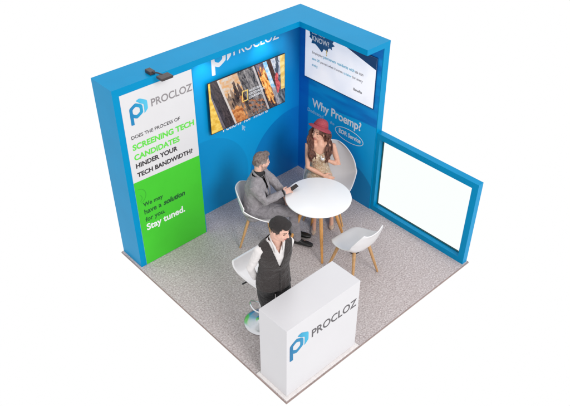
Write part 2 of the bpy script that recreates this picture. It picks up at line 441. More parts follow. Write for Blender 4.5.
# ------------------------------------------------------------------ low window frame
fr = thing('window_partition', 'low blue framed glass partition at the open right edge of the carpet', 'partition', (.045, 1.5, 0))
O = (.045, 1.5, 0)
bm = bmesh.new(); y0, y1, hw, t = 1.5, 3.004, 1.193, .087
add_box(bm, 0, t, y0, y1, 0, .078); add_box(bm, 0, t, y0, y1, hw - .078, hw)
add_box(bm, 0.0, t, y0, y0 + .052, .078, hw - .078); add_box(bm, 0, t, y1 - .08, y1, .078, hw - .078)
bmesh.ops.remove_doubles(bm, verts=bm.verts, dist=1e-5)
obj('frame', bm, M['blue'], fr, off=O)
gy0, gy1, gz0, gz1 = y0 + .052, y1 - .08, .078, hw - .078
bm = bmesh.new()
for a in ((gy0, gy0 + .012, gz0, gz1), (gy1 - .012, gy1, gz0, gz1), (gy0 + .012, gy1 - .012, gz0, gz0 + .012), (gy0 + .012, gy1 - .012, gz1 - .012, gz1)):
    add_box(bm, .004, .022, *a)
obj('seal', bm, M['seal'], fr, off=O)
obj('glass_pane', box(.010, .016, gy0 + .012, gy1 - .012, gz0 + .012, gz1 - .012), M['glass'], fr, off=O)

# ------------------------------------------------------------------ television
TX0, TX1, TZ0, TZ1 = .418, 1.652, 1.205, 1.908
O = (1.035, .1, 1.2)
tv = thing('television', 'wide black television on the long blue wall showing a slanted city photo collage', 'television', O)
obj('bezel', box(TX0, TX1, .150, .165, TZ0, TZ1, bev=.002), M['screen_edge'], tv, off=O)
obj('wall_bracket', box(.85, 1.22, .1005, .150, 1.4, 1.7), M['dark_metal'], tv, off=O)
def fb(x, y, sx, sy, o=0.0):
    return noise.fractal(V((x * sx + o, y * sy - o, 3.1 + o)), .9, 2.1, 5)
def mixp(c, d, t):
    t = max(0, min(1, t)); return tuple(c[i] * (1 - t) + d[i] * t for i in range(3))
def blob(a, b, ca, cb, ra, rb): return 1 - (((a - ca) / ra) ** 2 + ((b - cb) / rb) ** 2)
def tv_col(a, b):
    """a 0..1 from left, b 0..1 from bottom: slanted strips of city photographs"""
    s = a - (1 - b) * .20                                   # strip coordinate, strips lean right going down
    v = fb(s, b, 46, 9); w = fb(s, b, 17, 14, 7); q = fb(a, b, 70, 42, 2)
    g = .5 + v * .55 + q * .25
    if a < .025 + .17 * max(0, .70 - b): return mixp((.78, .48, .07), (.95, .70, .20), .5 + w)
    if s < .02: return mixp((.16, .13, .15), (.30, .27, .30), g) if -.055 < s < -.02 else mixp((.03, .026, .035), (.12, .10, .12), g)
    if s < .105: return mixp((.035, .028, .035), (.15, .115, .12), g)
    if s < .128: return (.70, .64, .60)
    if s < .355:
        lim = .50 + .22 * noise.noise(V((s * 26, 0, 1))) + .10 * noise.noise(V((s * 80, 0, 5)))
        sky = mixp((.74, .44, .22), (.70, .64, .57), .45 + w + b * .3 - .3)
        city = mixp((.05, .04, .04), (.46, .35, .29), g + .05)
        if (s * 90) % 1 < .4 and (b * 38) % 1 < .5: city = mixp(city, (.03, .025, .03), .5)
        c = sky if b > lim + .12 else mixp(city, (.60, .40, .26), .25 + w * .4)
        if b < .33 + .10 * noise.noise(V((s * 22, 4, 2))) and s < .27 + v * .05: c = mixp((.42, .13, .04), (.82, .42, .17), .5 + w * .9 + v * .3)
        for ca, cb, ra, rb in ((.27, .66, .030, .20), (.245, .50, .035, .12), (.315, .62, .022, .18), (.335, .35, .025, .28), (.20, .47, .014, .12), (.17, .40, .01, .08)):
            if blob(s, b, ca, cb, ra, rb) + v * .9 > .25: c = mixp((.03, .024, .028), (.20, .14, .12), .4 + v)
        if blob(s, b, .30, .44, .02, .11) + q > .3: c = mixp((.50, .16, .05), (.72, .34, .14), .5 + v)
        return c
    if s < .555:
        g += .16 * (((s * 70) % 1 < .45) - .5) + .10 * (((b * 34) % 1 < .4) - .5)
        c = mixp((.030, .028, .032), (.44, .41, .40), g - .08 + (.25 if .44 < s < .50 and b > .3 else 0))
        if b < .36: c = mixp(c, (.62, .26, .10), (q + w) * 1.1)
        return c
    if s < .580: return mixp((.52, .47, .46), (.66, .62, .60), g)
    if s < .596: return (.06, .05, .05)
    if s < .695:
        fire = blob(s, b, .650, .50, .062, .40) + v * .8 + w * .5
        base = mixp((.025, .02, .025), (.24, .17, .15), g)
        if b > .80: base = mixp((.10, .08, .12), (.42, .33, .36), g)
        if fire > .45: return mixp((.90, .34, .05), (1, .68, .26), .5 + v)
        if fire > .05: return mixp(base, (.66, .22, .05), .75)
        return base
    if s < .745: return mixp((.30, .58, .80), (.80, .87, .90), .5 + w + v * .4) if b > .42 + .1 * w else mixp((.26, .23, .25), (.66, .62, .62), g)
    for ca, cb, ra, rb in ((.885, .58, .024, .13), (.905, .40, .030, .15), (.87, .27, .02, .10)):
        if blob(a, b, ca, cb, ra, rb) + v * .5 > .2: return mixp((.55, .04, .06), (.85, .26, .24), .5 + v)
    if s < .80 and b > .42 + .05 * v: return mixp((.05, .025, .018), (.20, .11, .075), g)
    if a > .93 + .025 * (1 - b) and b > .30: return mixp((.84, .58, .16), (.97, .80, .36), .5 + w)
    if blob(a, b, .822, .50, .012, .08) > 0: return (.88, .86, .84)
    if b > .62: return mixp((.42, .46, .56), (.86, .86, .86), g + w * .4) if abs(a - .89 - .02 * v) > .022 else (.12, .14, .18)
    return mixp((.025, .03, .045), (.36, .38, .40), g - .05)
bm = bmesh.new(); nx, nz = 300, 170
x0, x1, z0, z1 = TX0 + .007, TX1 - .007, TZ0 + .010, TZ1 - .007
grid = [[bm.verts.new((x1 + (x0 - x1) * i / nx, .1656, z0 + (z1 - z0) * j / nz)) for j in range(nz + 1)] for i in range(nx + 1)]
cl = bm.loops.layers.float_color.new('picture')
for i in range(nx):
    for j in range(nz):
        f = bm.faces.new((grid[i][j], grid[i][j + 1], grid[i + 1][j + 1], grid[i + 1][j])); f.normal_update()
        c = tuple(.90 * q ** 1.22 for q in tv_col((i + .5) / nx, (j + .5) / nz))
        for l in f.loops: l[cl] = (*c, 1)
for f in bm.faces:
    if f.normal.y < 0: f.normal_flip()
m, nt, b = new_mat('screen_picture'); at = N(nt, 'ShaderNodeAttribute', attribute_name='picture')
L(nt, at.outputs['Color'], b.inputs['Base Color']); L(nt, at.outputs['Color'], b.inputs['Emission Color'])
b.inputs['Emission Strength'].default_value = .2; b.inputs['Roughness'].default_value = .25
scr = obj('screen', bm, m, tv, off=O)
bm = bmesh.new(); rx, rz = 1.145, 1.475; rw, rh, rt = .098, .15, .014
for a in ((rx, rx - rw, rz, rz + rt), (rx, rx - rw, rz + rh - rt, rz + rh), (rx, rx - rt, rz + rt, rz + rh - rt), (rx - rw + rt, rx - rw, rz + rt, rz + rh - rt)):
    add_box(bm, a[1], a[0], .1662, .1668, a[2], a[3])
obj('yellow_rectangle', bm, M['yellow'], scr, off=O)
for s, z, w in (('NATIONAL', 1.58, .215), ('GEOGRAPHIC', 1.532, .265), ('LEARNING', 1.484, .215)):
    text(s, 'lettering', M['ink_white'], scr, (1.03, .1662, z), W, U, w, 1.05, .012, off=O)

# ------------------------------------------------------------------ slide screen on the short wall
O = (.1, .82, 1.5)
sc = thing('wall_screen', 'white presentation screen high on the short blue wall under the header', 'screen', O)
obj('bezel', box(.1005, .119, .222, 1.424, 1.502, 2.18, bev=.002), M['navy'], sc, off=O)
sl = obj('slide', box(.1191, .1196, .224, 1.42, 1.516, 2.176), M['slide'], sc, off=O)
xs = .1197
bm = bmesh.new(); add_prism(bm, [(.86 - .82, 2.176), (1.42 - .82, 2.176), (1.42 - .82, 2.028)], (xs, .82, 0), E_, U, .0008); obj('navy_corner', bm, M['navy'], sl, off=O)
bm = bmesh.new()
add_prism(bm, [(.29, 2.175), (.31, 2.11), (.295, 2.085), (.345, 2.06), (.335, 2.01), (.40, 2.02), (.45, 1.995), (.525, 1.945), (.555, 2.0), (.625, 1.985), (.63, 2.03), (.665, 2.045), (.70, 2.03), (.69, 2.07), (.74, 2.10), (.70, 2.12), (.73, 2.175)], (xs, 0, 0), E_, U, .0008)
sp = obj('splash', bm, M['navy_blue'], sl, off=O)
text('DID YOU', 'lettering', M['ink_white'], sp, (xs + .001, .345, 2.145), E_, U, .22, 1, .02, off=O)
text('KNOW?', 'lettering', M['ink_white'], sp, (xs + .001, .345, 2.055), E_, U, .30, 1.1, .02, off=O)
text('!', 'lettering', M['yellow'], sl, (xs, .60, 1.925), E_, U, .018, 1, .02, off=O)
for s_, m_, y, z, w_ in (('Employing', M['ink_mid'], .355, 1.878, .185), ('permanent residents with', M['ink_cyan'], .555, 1.878, .53), ('us', M['ink_mid'], 1.10, 1.878, .045), ('can', M['ink_mid'], 1.16, 1.878, .07),
                         ('save 30', M['ink_cyan'], .355, 1.792, .135), ('percent when it comes', M['ink_mid'], .505, 1.792, .39), ('to labor', M['ink_cyan'], .91, 1.792, .135), ('for every', M['ink_mid'], 1.06, 1.792, .17),
                         ('entity.', M['ink_cyan'], .355, 1.706, .11), ('Benefits', M['ink_grey'], 1.09, 1.64, .14)):
    text(s_, 'lettering', m_, sl, (xs, y, z), E_, U, w_, 1.1, .015, off=O)

# ------------------------------------------------------------------ arm floodlight on the header
O = (2.49, .33, H)
lamp = thing('arm_light', 'small dark arm floodlight clamped on the header above the white banner', 'light', O)
obj('clamp', box(2.455, 2.52, .28, .38, H + .0005, H + .042, bev=.006), M['dark_metal'], lamp, off=O)
obj('arm', tube([(2.485, .38, H + .03), (2.47, .44, H + .042), (2.45, .50, H + .036)], [.009] * 3), M['dark_metal'], lamp, off=O, smooth=True)
lh = box(2.375, 2.52, .49, .595, H + .012, H + .040, bev=.006)
h_ = obj('lamp_head', lh, M['dark_metal'], lamp, off=O)
obj('lamp_glass', box(2.388, 2.507, .502, .583, H + .006, H + .0118), M['plastic'], h_, off=O)
# recessed downlights under the header
for k, (x, lab) in enumerate(((1.68, 'recessed downlight under the header nearer the white banner'), (.76, 'recessed downlight under the header nearer the wall corner'))):
    O = (x, .33, HB)
    d = thing('downlight', lab, 'light', O, group='downlights over the television')
    obj('trim_ring', lathe([(.028, -.0005), (.042, -.0005), (.042, -.012), (.028, -.012), (.028, -.0005)], O), M['chrome'], d, off=O, smooth=True)
    mm, nt, b = new_mat('lamp_glow'); b.inputs['Emission Color'].default_value = (1, .96, .9, 1); b.inputs['Emission Strength'].default_value = 6
    obj('lens', lathe([(0, -.004), (.0275, -.004), (.0275, -.001), (0, -.001)], O), mm, d, off=O)
    ld = bpy.data.lights.new('downlight_beam', 'SPOT'); ld.energy = 6; ld.spot_size = R(74); ld.spot_blend = 1.0; ld.shadow_soft_size = .03
    lo = bpy.data.objects.new('downlight_beam', ld); C.objects.link(lo); lo.location = (x, .33, HB - .02)
    lo.rotation_euler = V((0, -.62, -1)).to_track_quat('-Z', 'Y').to_euler()

# ------------------------------------------------------------------ counter
O = (2.485, 2.785, 0)
ct = thing('reception_counter', 'white box counter with blue hexagonal logo at the front corner of the carpet', 'counter', O)
obj('body', box(1.99, 2.983, 2.589, 2.981, .0122, .96, bev=.004), M['counter_white'], ct, off=O)
obj('base_plate', box(1.965, 3.018, 2.560, 3.018, .0005, .012, bev=.002), M['base_plate'], ct, off=O)
yc = 2.9812
logo_c1 = logo_mat('logo_counter_blue', (.001, .15, .34), (.006, .27, .50), 0, .46 - .0, .25)
logo_c2 = logo_mat('logo_counter_sky', (.008, .28, .50), (.04, .42, .64), 0, .36, .22)
logo((2.945, yc, .508), W, U, .245, (logo_c1, logo_c2), ct, O)
text('PROCLOZ', 'lettering', M['ink_grey'], ct, (2.655, yc, .638), W, U, .63, 1.06, .016, off=O)

# ------------------------------------------------------------------ round table
O = (1.13, 1.53, 0)
tb = thing('round_table', 'round white table on splayed wooden legs between the seated pair', 'table', O)
rp = [(0, .722), (.36, .722), (.385, .728), (.398, .737), (.4, .744), (.397, .750), (.39, .7525), (0, .7525)]
obj('tabletop', lathe(rp, n=96), M['table_white'], tb, smooth=True, auto=True)
sp_ = bmesh.new()
for a in (0, 90): add_box(sp_, -.17, .17, -.017, .017, .700 - .001 * (a > 0), .7215 - .001 * (a > 0)) if a == 0 else add_box(sp_, -.016, .016, -.17, .17, .699, .7205)
obj('under_frame', sp_, M['dark_metal'], tb)
for a in (56, 146, 236, 326):
    d = V((math.cos(R(a)), math.sin(R(a)), 0))
    obj('leg', tube([d * .15 + V((0, 0, .71)), d * .26 + V((0, 0, .35)), d * .365 + V((0, 0, .012))], [.024, .021, .014]), M['wood_orange'], tb, smooth=True)

# ------------------------------------------------------------------ shell chairs
def shell_bm(w=1.0, top=.82, topw=.17, arm=.10, depth=1.0, corner=0.0, wrap=.10, rnd=.95):
    # centre line: (forward, height, half width, side lift, side wrap forward)
    prof = [(.265, .425, .15, .0, .0), (.25, .442, .19, .004, -.015), (.19, .448, .225, .02, -.01), (.10, .438, .25, arm * .45, 0), (0, .428, .262, arm * .8, .0),
            (-.10, .426, .268, arm * 1.15, .0), (-.185, .445, .270, arm * 1.35, .02), (-.235, .50, .268, arm * 1.0, wrap * .6), (-.262, .58, .262, arm * .55, wrap)] + [(-.285 - .014 * q_, .58 + (top - .58) * t_, .262 * math.sqrt(1 - (t_ * rnd) ** 2), arm * ar_ + corner * t_ ** 3, wrap * wr_) for q_, t_, ar_, wr_ in ((0, .3, .25, 1), (1, .58, .08, .85), (2, .8, 0, .6), (3, .94, 0, .4), (3.2, 1.0, 0, .3))]
    bm = bmesh.new(); n = 20; rows = []
    for f, z, hw, lift, wr in prof:
        row = []
        for i in range(n + 1):
            u = -1 + 2 * i / n; au = abs(u)
            row.append(bm.verts.new((f * depth + wr * au ** 2.4, u * hw * w * (1.0), z + lift * au ** 2.6)))
        rows.append(row)
    for a, b in zip(rows, rows[1:]):
        for i in range(n): bm.faces.new((a[i], a[i + 1], b[i + 1], b[i]))
    bmesh.ops.recalc_face_normals(bm, faces=bm.faces)
    return evaluated(bm, [('SUBSURF', dict(levels=1, render_levels=1)), ('SOLIDIFY', dict(thickness=.012, offset=0)), ('BEVEL', dict(width=.003, segments=1))])
def chair(label, x, y, ang, mat, spread=.2, **kw):
    t = thing('shell_chair', label, 'chair', (x, y, 0), ang, 'shell chairs round the table')
    obj('shell', shell_bm(**kw), mat, t, smooth=True)
    b = bmesh.new()
    for s in (-1, 1):
        add_tube(b, [(-.12, s * .12, .402), (.12, s * .12, .402)], [.008, .008], n=8)
        add_tube(b, [(s * .12, -.12, .401), (s * .12, .12, .401)], [.007, .007], n=8)
    obj('under_frame', b, M['dark_metal'], t, smooth=True)
    for sx in (-1, 1):
        for sy in (-1, 1):
            obj('leg', tube([(sx * .12, sy * .12, .415), (sx * (.12 + (spread - .12) * .5), sy * (.12 + (spread - .12) * .5), .21), (sx * spread, sy * spread, .010)], [.021, .018, .0125], n=12), M['wood'], t, smooth=True)
    return t
chair('empty white shell chair turned towards the table, closest to the window frame', 1.155, 2.165, R(-92), M['plastic'], .215, w=.95, top=.75, arm=.09, depth=.86, corner=.05, wrap=.05, rnd=.80)
chair('white shell chair under the man in the grey suit', 1.575, .975, R(128), M['plastic'], .225, w=1.03, top=.80, arm=.14, wrap=.10, depth=.90, rnd=.93)
chair('wide pale shell chair under the woman in the coral hat', .565, 1.155, R(33), M['plastic_grey'], .26, w=1.27, top=.94, arm=.13, wrap=.12, rnd=.975)

# ------------------------------------------------------------------ bar stool
O = (2.50, 2.06, 0)
st = thing('bar_stool', 'white bar stool on a round chrome base behind the counter', 'stool', O)
bm = bmesh.new(); rows = []
for f, z, hw in ((.235, .745, .17), (.225, .768, .185), (.18, .778, .195), (.06, .772, .2), (-.08, .772, .2), (-.17, .785, .2), (-.215, .825, .197), (-.235, .875, .185)):
    rows.append([bm.verts.new((u * hw, f, z)) for u in [-1, -.92, -.6, 0, .6, .92, 1]])
for a, b in zip(rows, rows[1:]):
    for i in range(6): bm.faces.new((a[i], a[i + 1], b[i + 1], b[i]))
bmesh.ops.recalc_face_normals(bm, faces=bm.faces)
obj('seat', evaluated(bm, [('SUBSURF', dict(levels=2, render_levels=2)), ('SOLIDIFY', dict(thickness=.035, offset=0)), ('BEVEL', dict(width=.01, segments=3))]), M['plastic'], st, smooth=True)
obj('mount_plate', box(-.08, .08, -.08, .08, .72, .752, bev=.008), M['dark_metal'], st)
obj('column', tube([(0, 0, .03), (0, 0, .38), (0, 0, .381), (0, 0, .73)], [.03, .03, .022, .022], cap=False), M['chrome'], st, smooth=True)
obj('lever', tube([(.02, 0, .71), (.12, -.03, .70), (.21, -.05, .69)], [.006, .006, .009], n=8), M['black'], st, smooth=True)
bm = bmesh.new(); pts = [(.03 * math.cos(R(0)), 0, .30)]
ring = [(.13 * math.cos(R(a)), .02 + .15 * math.sin(R(a)), .30) for a in range(-60, 241, 15)]
add_tube(bm, [(.0, 0, .30)] + ring + [(0, 0, .30)], [.009] * (len(ring) + 2), n=8)
obj('footrest', bm, M['chrome'], st, smooth=True)
obj('base', lathe([(0, 0.001), (.2, .001), (.205, .006), (.2, .012), (.15, .024), (.08, .034), (.035, .045), (.032, .06), (0, .06)], n=64), M['chrome'], st, smooth=True)

# ------------------------------------------------------------------ people
def frame(f, tilt=0.0, roll=0.0):
    f = V((f[0], f[1], 0)).normalized(); u = V((0, 0, 1))
    r = f.cross(u).normalized()
    f2 = (f * math.cos(tilt) - u * math.sin(tilt)).normalized(); u2 = r.cross(f2).normalized()
    r2 = (r * math.cos(roll) + u2 * math.sin(roll)).normalized(); u3 = r2.cross(f2).normalized()
    return r2, f2, u3
def add_head(bm, c, fr_, k=1.0, female=False):
    r, f, u = fr_; c = V(c)
    def e(a, b, z, ra, rb, rz): add_ell(bm, c + r * a * k + f * b * k + u * z * k, (ra * k, rb * k, rz * k), (r, f, u))
    e(0, -.012, .032, .074, .094, .092)
    e(0, .025, -.035, .060, .066, .078)
    e(0, .045, -.085, .036 if not female else .03, .034, .028)
    e(0, .064, -.102, .018, .018, .014)
    e(-.04, .01, -.068, .02, .04, .028); e(.04, .01, -.068, .02, .04, .028)       # jaw corners
    e(0, .078, .022, .045, .012, .010)                                            # brow
    add_tube(bm, [c + f * .086 * k + u * .012 * k, c + f * .104 * k - u * .026 * k], [.008 * k, .011 * k], n=10)   # nose
    e(-.011, .094, -.03, .008, .008, .006); e(.011, .094, -.03, .008, .008, .006)
    e(0, .084, -.060, .021, .010, .0055); e(0, .083, -.069, .018, .010, .006)     # lips
    for s in (-1, 1):
        e(s * .036, .066, -.022, .020, .016, .016)                                # cheek
        e(s * .0745, -.008, -.012, .008, .018, .029)                              # ear
        e(s * .029, .0765, .004, .010, .006, .007)                                # eye
def hand(bm, wrist, d, thumb, n, curl=.35, k=1.0, grip=0.0):
    """d = direction of the fingers, thumb = side the thumb leaves from, n = back of the hand"""
    w, d, th, n = V(wrist), V(d).normalized(), V(thumb), V(n)
    th = (th - d * th.dot(d)).normalized(); n = th.cross(d) if th.cross(d).dot(n) > 0 else -th.cross(d)
    add_tube(bm, [w, w + d * .035 * k, w + d * .088 * k], [(.026 * k, .018 * k), (.037 * k, .015 * k), (.040 * k, .012 * k)], side=th, n=12)
    for i, (o, ln) in enumerate(((.029, .072), (.010, .080), (-.010, .074), (-.028, .058))):
        p = w + d * .082 * k + th * o * k; a = curl * (.6 + .15 * i) + grip
        pts = [p]; dd = d.copy() + th * o * 1.5; dd.normalize()
        for j, q in enumerate((.44, .32, .24)):
            dd = (dd * math.cos(a) - n * math.sin(a)).normalized(); pts.append(pts[-1] + dd * ln * q * k * 1.15); 
            n2 = n
        add_tube(bm, pts, [.0088 * k, .0084 * k, .0078 * k, .0068 * k], n=10)
    t0 = w + d * .02 * k + th * .024 * k
    add_tube(bm, [t0, t0 + (d * .6 + th * .7 - n * .15).normalized() * .036 * k, t0 + (d * .6 + th * .7 - n * .15).normalized() * .036 * k + (d * .95 + th * .15 - n * .25).normalized() * .034 * k,
                  t0 + (d * .6 + th * .7 - n * .15).normalized() * .036 * k + (d * .95 + th * .15 - n * .25).normalized() * .056 * k], [.014 * k, .0115 * k, .0098 * k, .008 * k], n=10)
def paint(bm, c, fr_, k=1.0, stubble=None, lipw=1.0, clip=None):
    """material slot by feature: 1 lips, 2 eye, 3 brow, 4 stubble"""
    r, f, u = fr_; c = V(c)
    for fa in bm.faces:
        p = (fa.calc_center_median() - c) / k; a, b, z = p.dot(r), p.dot(f), p.dot(u)
        if clip is not None and b < .035 and z > (.012 if b > -.012 else (.0 if b > -.05 else -.05)) - (.02 if abs(b - .012) < .008 else 0) and p.length < .15 and not (abs(a) > .0765):
            fa.material_index = clip; continue
        if b < .03 or abs(a) > .09 or abs(z) > .15:
            if stubble and -.13 < z < -.035 and abs(a) < .085 and b > -.02 and p.length < .14: fa.material_index = 4
            continue
        if abs(a) < .023 * lipw and -.074 < z < -.054 and b > .07: fa.material_index = 1
        elif (abs(a) - .029) ** 2 / .0100 ** 2 + (z - .004) ** 2 / .0048 ** 2 < 1 and b > .06: fa.material_index = 2
        elif .012 < abs(a) < .048 and .0255 < z < .0315: fa.material_index = 3
        elif stubble and z < -.04: fa.material_index = 4
def person(label, base, bm, mats):
    o = obj('person', bm, mats, None, off=base, smooth=True); o.location = base
    o['label'] = label; o['category'] = 'person'; return o

# ---- seated man ----
f = V((-.6, .8, 0)); r = V((.8, .6, 0)); up = V((0, 0, 1))
base = (1.62, .95, 0.0); PEL = V((1.63, .94, .53)); SH = V((1.60, .965, .955)); NK = V((1.575, .965, 1.02)); HC = V((1.525, .96, 1.155))
hf = frame((-.93, .25), .18, 0)
hipN, hipF = PEL + r * .095, PEL - r * .095
kN, kF = V((1.375, 1.345, .55)), V((1.26, 1.235, .55)); aN, aF = V((1.315, 1.36, .09)), V((1.22, 1.23, .09))
sN, sF = SH + r * .185, SH - r * .185
eN, wN = V((1.675, 1.185, .755)), V((1.43, 1.24, .805)); eF, wF = V((1.36, 1.02, .80)), V((1.335, 1.15, .665))
bm = bmesh.new()
add_head(bm, HC, hf, 1.0)
add_tube(bm, [SH + V((0, 0, -.03)), NK, HC - hf[2] * .06 - hf[1] * .025], [.055, .056, .056])
add_tube(bm, [PEL, PEL.lerp(SH, .45), PEL.lerp(SH, .8), SH - V((0, 0, .05))], [(.15, .10), (.13, .095), (.15, .10), (.12, .05)], side=r)
for s, e_, w_ in ((sN, eN, wN), (sF, eF, wF)): add_tube(bm, [SH.lerp(s, .5) - V((0, 0, .035)), s - V((0, 0, .02)), s.lerp(e_, .5), e_, e_.lerp(w_, .4), w_], [.06, .05, .045, .036, .038, .026])
for h_, k_, a_ in ((hipN, kN, aN), (hipF, kF, aF)):
    add_tube(bm, [h_, h_.lerp(k_, .5), k_, k_.lerp(a_, .35), a_], [.085, .072, .052, .053, .034])
    add_tube(bm, [a_ - V((0, 0, .03)), a_ + f * .10 - V((0, 0, .05))], [.033, .03])
hand(bm, wN, (-.98, .06, -.06), (-.15, -.95, .45), (0, 0, 1), .4)
hand(bm, wF, (.2, .8, -.5), r * -1, (0, 0, 1), .3)
bm = melt(bm, .0045, 3, .5)
paint(bm, HC, hf, 1.0, True, clip=5)
stub = surf('stubble_grey', (.42, .27, .22), .7, .15, 150, col2=(.25, .17, .145))
man = person('seated man in a grey suit holding a dark phone over the round table', base, bm, [M['skin_m'], M['lips'], M['eye'], M['brow'], stub, surf('clipped_hair_grey', (.30, .25, .23), .8, .2, 150, col2=(.17, .135, .12))])
hb = bmesh.new(); R_, F_, U_ = hf
add_ell(hb, HC - F_ * .018 + U_ * .038, (.0785, .096, .094), (R_, F_, U_)); add_ell(hb, HC - F_ * .055 - U_ * .005, (.071, .058, .08), (R_, F_, U_))
add_ell(hb, HC + F_ * .045 + U_ * .105, (.05, .04, .026), (R_, F_, U_))
hb = melt(hb, .0045, 3); 
def hairline(p, c, fr_, front=.048):
    q = p - V(c); a, b, z = q.dot(fr_[0]), q.dot(fr_[1]), q.dot(fr_[2])
    if b > front + .02: return z < .064
    if b > .03: return z < .058
    if b > -.05: return z < .044 - b * .2
    return z < .0 - (b + .05) * .8 if abs(a) > .035 else z < -.035
hb = cut(hb, lambda p: hairline(p, HC, hf)); hb = fold(hb, .0015, 30, 2, .0012, 180)
obj('hair', hb, M['hair_grey'], man, off=base, smooth=True)
# shirt, jacket, trousers, shoes
bm = bmesh.new()
add_tube(bm, [PEL + V((0, 0, .05)), PEL.lerp(SH, .45), PEL.lerp(SH, .8), SH - V((0, 0, .05))], [(.16, .112), (.145, .108), (.165, .112), (.12, .07)], side=r)
add_tube(bm, [SH + V((0, 0, -.03)), NK + V((0, 0, .004))], [.07, .0625])
bm = melt(bm, .006, 3)
obj('shirt', bm, M['shirt_black'], man, off=base, smooth=True)
bm = bmesh.new()
add_tube(bm, [PEL - V((0, 0, .04)), PEL + V((0, 0, .08)), PEL.lerp(SH, .45), PEL.lerp(SH, .8), SH - V((0, 0, .005)), NK - V((0, 0, .015))], [(.195, .15), (.185, .145), (.172, .135), (.198, .138), (.175, .100), (.086, .082)], side=r)
for s, e_, w_ in ((sN, eN, wN), (sF, eF, wF)):
    add_tube(bm, [SH.lerp(s, .55), s + V((0, 0, -.01)), s.lerp(e_, .5), e_, e_.lerp(w_, .5), w_ + (e_ - w_).normalized() * .012], [.075, .07, .062, .056, .052, .042], n=18)
bm = melt(bm, .007, 5)
def man_cut(p):
    q = p - SH; b = q.dot(f); a = q.dot(r)
    if p.z > NK.z - .004 and (V((p.x, p.y, 0)) - V((NK.x, NK.y, 0))).length < .10: return True
    t = (SH.z + .06 - p.z) / .42
    return .03 < b < .175 and 0 <= t < 1.0 and abs(a) < .062 * (1 - t * .7)
w_end = wN
bm = cut(bm, man_cut); bm = fold(bm, .013, 9, 4, .006, 24)
bm = evaluated(bm, [('SOLIDIFY', dict(thickness=.006, offset=-1))])
jk = obj('jacket', bm, M['suit'], man, off=base, smooth=True)
# collar and lapels
bm = bmesh.new()
for s in (-1, 1):
    pts = [NK - f * .075 + V((0, 0, .012)), NK + r * s * .05 - f * .045 + V((0, 0, .01)), NK + r * s * .078 + f * .02 - V((0, 0, .015)), SH + r * s * .078 + f * .088 - V((0, 0, .045)), SH + r * s * .055 + f * .135 - V((0, 0, .16)), SH + r * s * .02 + f * .148 - V((0, 0, .32))]
    add_tube(bm, pts, [(.012, .020), (.012, .020), (.02, .012), (.034, .008), (.034, .007), (.008, .005)], side=r, n=10)
obj('lapel', melt(bm, .005, 3), M['suit'], jk, off=base, smooth=True)
bm = bmesh.new()
add_tube(bm, [wN + (eN - wN).normalized() * .018, wN + (wN - eN).normalized() * .004], [.040, .039], cap=False); 
obj('shirt_cuff', bm, M['shirt_black'], man, off=base, smooth=True)
bm = bmesh.new()
add_tube(bm, [hipF - r * -.0 + V((0, 0, .01)), PEL + V((0, 0, .02)), hipN + V((0, 0, .01))], [.115, .13, .115])
for h_, k_, a_ in ((hipN, kN, aN), (hipF, kF, aF)):
    add_tube(bm, [h_, h_.lerp(k_, .5), k_ + V((0, 0, -.0)), k_.lerp(a_, .4), a_ + V((0, 0, .02))], [.108, .093, .073, .068, .058], n=20)
bm = fold(melt(bm, .008, 5), .010, 12, 9, .003, 34)
obj('trousers', bm, M['trouser'], man, off=base, smooth=True)
def shoe(a_, d, mat, parent, base, heel=0.0):
    a_, d = V((a_[0], a_[1], 0)), V((d[0], d[1], 0)).normalized(); s = d.cross(V((0, 0, 1)))
    b = bmesh.new()
    add_tube(b, [a_ - d * .05 + V((0, 0, .05)), a_ + V((0, 0, .06)), a_ + d * .07 + V((0, 0, .042)), a_ + d * .14 + V((0, 0, .032)), a_ + d * .19 + V((0, 0, .024))],
             [(.034, .040), (.038, .052), (.042, .036), (.045, .028), (.034, .020)], side=s, n=16)
    b = melt(b, .006, 3); 
    for v in b.verts: v.co.z = max(v.co.z, .004)
    return obj('shoe', b, mat, parent, off=base, smooth=True)
shoe(aN, (-.55, .83), M['shoe'], man, base); shoe(aF, (-.6, .8), M['shoe'], man, base)
# phone in his hand
ph = thing('phone', 'dark phone in the hand of the man in the grey suit', 'phone', (1.27, 1.245, .80))
pb = box(-.055, .058, -.026, .026, -.004, .004, bev=.003); mt = Matrix.Rotation(R(172), 4, 'Z') @ Matrix.Rotation(R(-18), 4, 'Y') @ Matrix.Rotation(R(14), 4, 'X')
pb.transform(mt); obj('phone_body', pb, M['black'], ph)
pb = box(-.050, .053, -.022, .022, .0042, .0048); pb.transform(mt); obj('screen', pb, M['screen_edge'], ph)

# ---- woman ----
f = V((.72, .69, 0)).normalized(); r = f.cross(up)
base = (.63, 1.03, 0.0); PEL = V((.615, 1.02, .54)); SH = V((.612, 1.035, 1.030)); NK = V((.60, 1.02, 1.078)); HC = V((.578, .968, 1.172))
hf = frame((.985, .17), -.12, .06)
hipN, hipF = PEL + r * .085, PEL - r * .085
kN, kF = V((.985, 1.255, .53)), V((.86, 1.375, .53)); aN, aF = V((.905, 1.255, .10)), V((.665, 1.335, .10))
sN, sF = SH + r * .158 - V((0, 0, .012)), SH - r * .158 - V((0, 0, .012))
eN, wN = V((.800, 1.005, .76)), V((.665, 1.16, .645)); eF, wF = V((.475, 1.235, .765)), V((.62, 1.20, .87))
bm = bmesh.new()
add_head(bm, HC, hf, 1.0, True)
add_tube(bm, [SH, NK, HC - hf[2] * .06 - hf[1] * .02], [.055, .043, .043])
add_tube(bm, [PEL, PEL.lerp(SH, .4), PEL.lerp(SH, .72), SH - V((0, 0, .02))], [(.15, .10), (.105, .08), (.13, .092), (.125, .055)], side=r)
for s in (-1, 1): add_ell(bm, PEL.lerp(SH, .70) + r * s * .062 + f * .07, (.055, .055, .055))
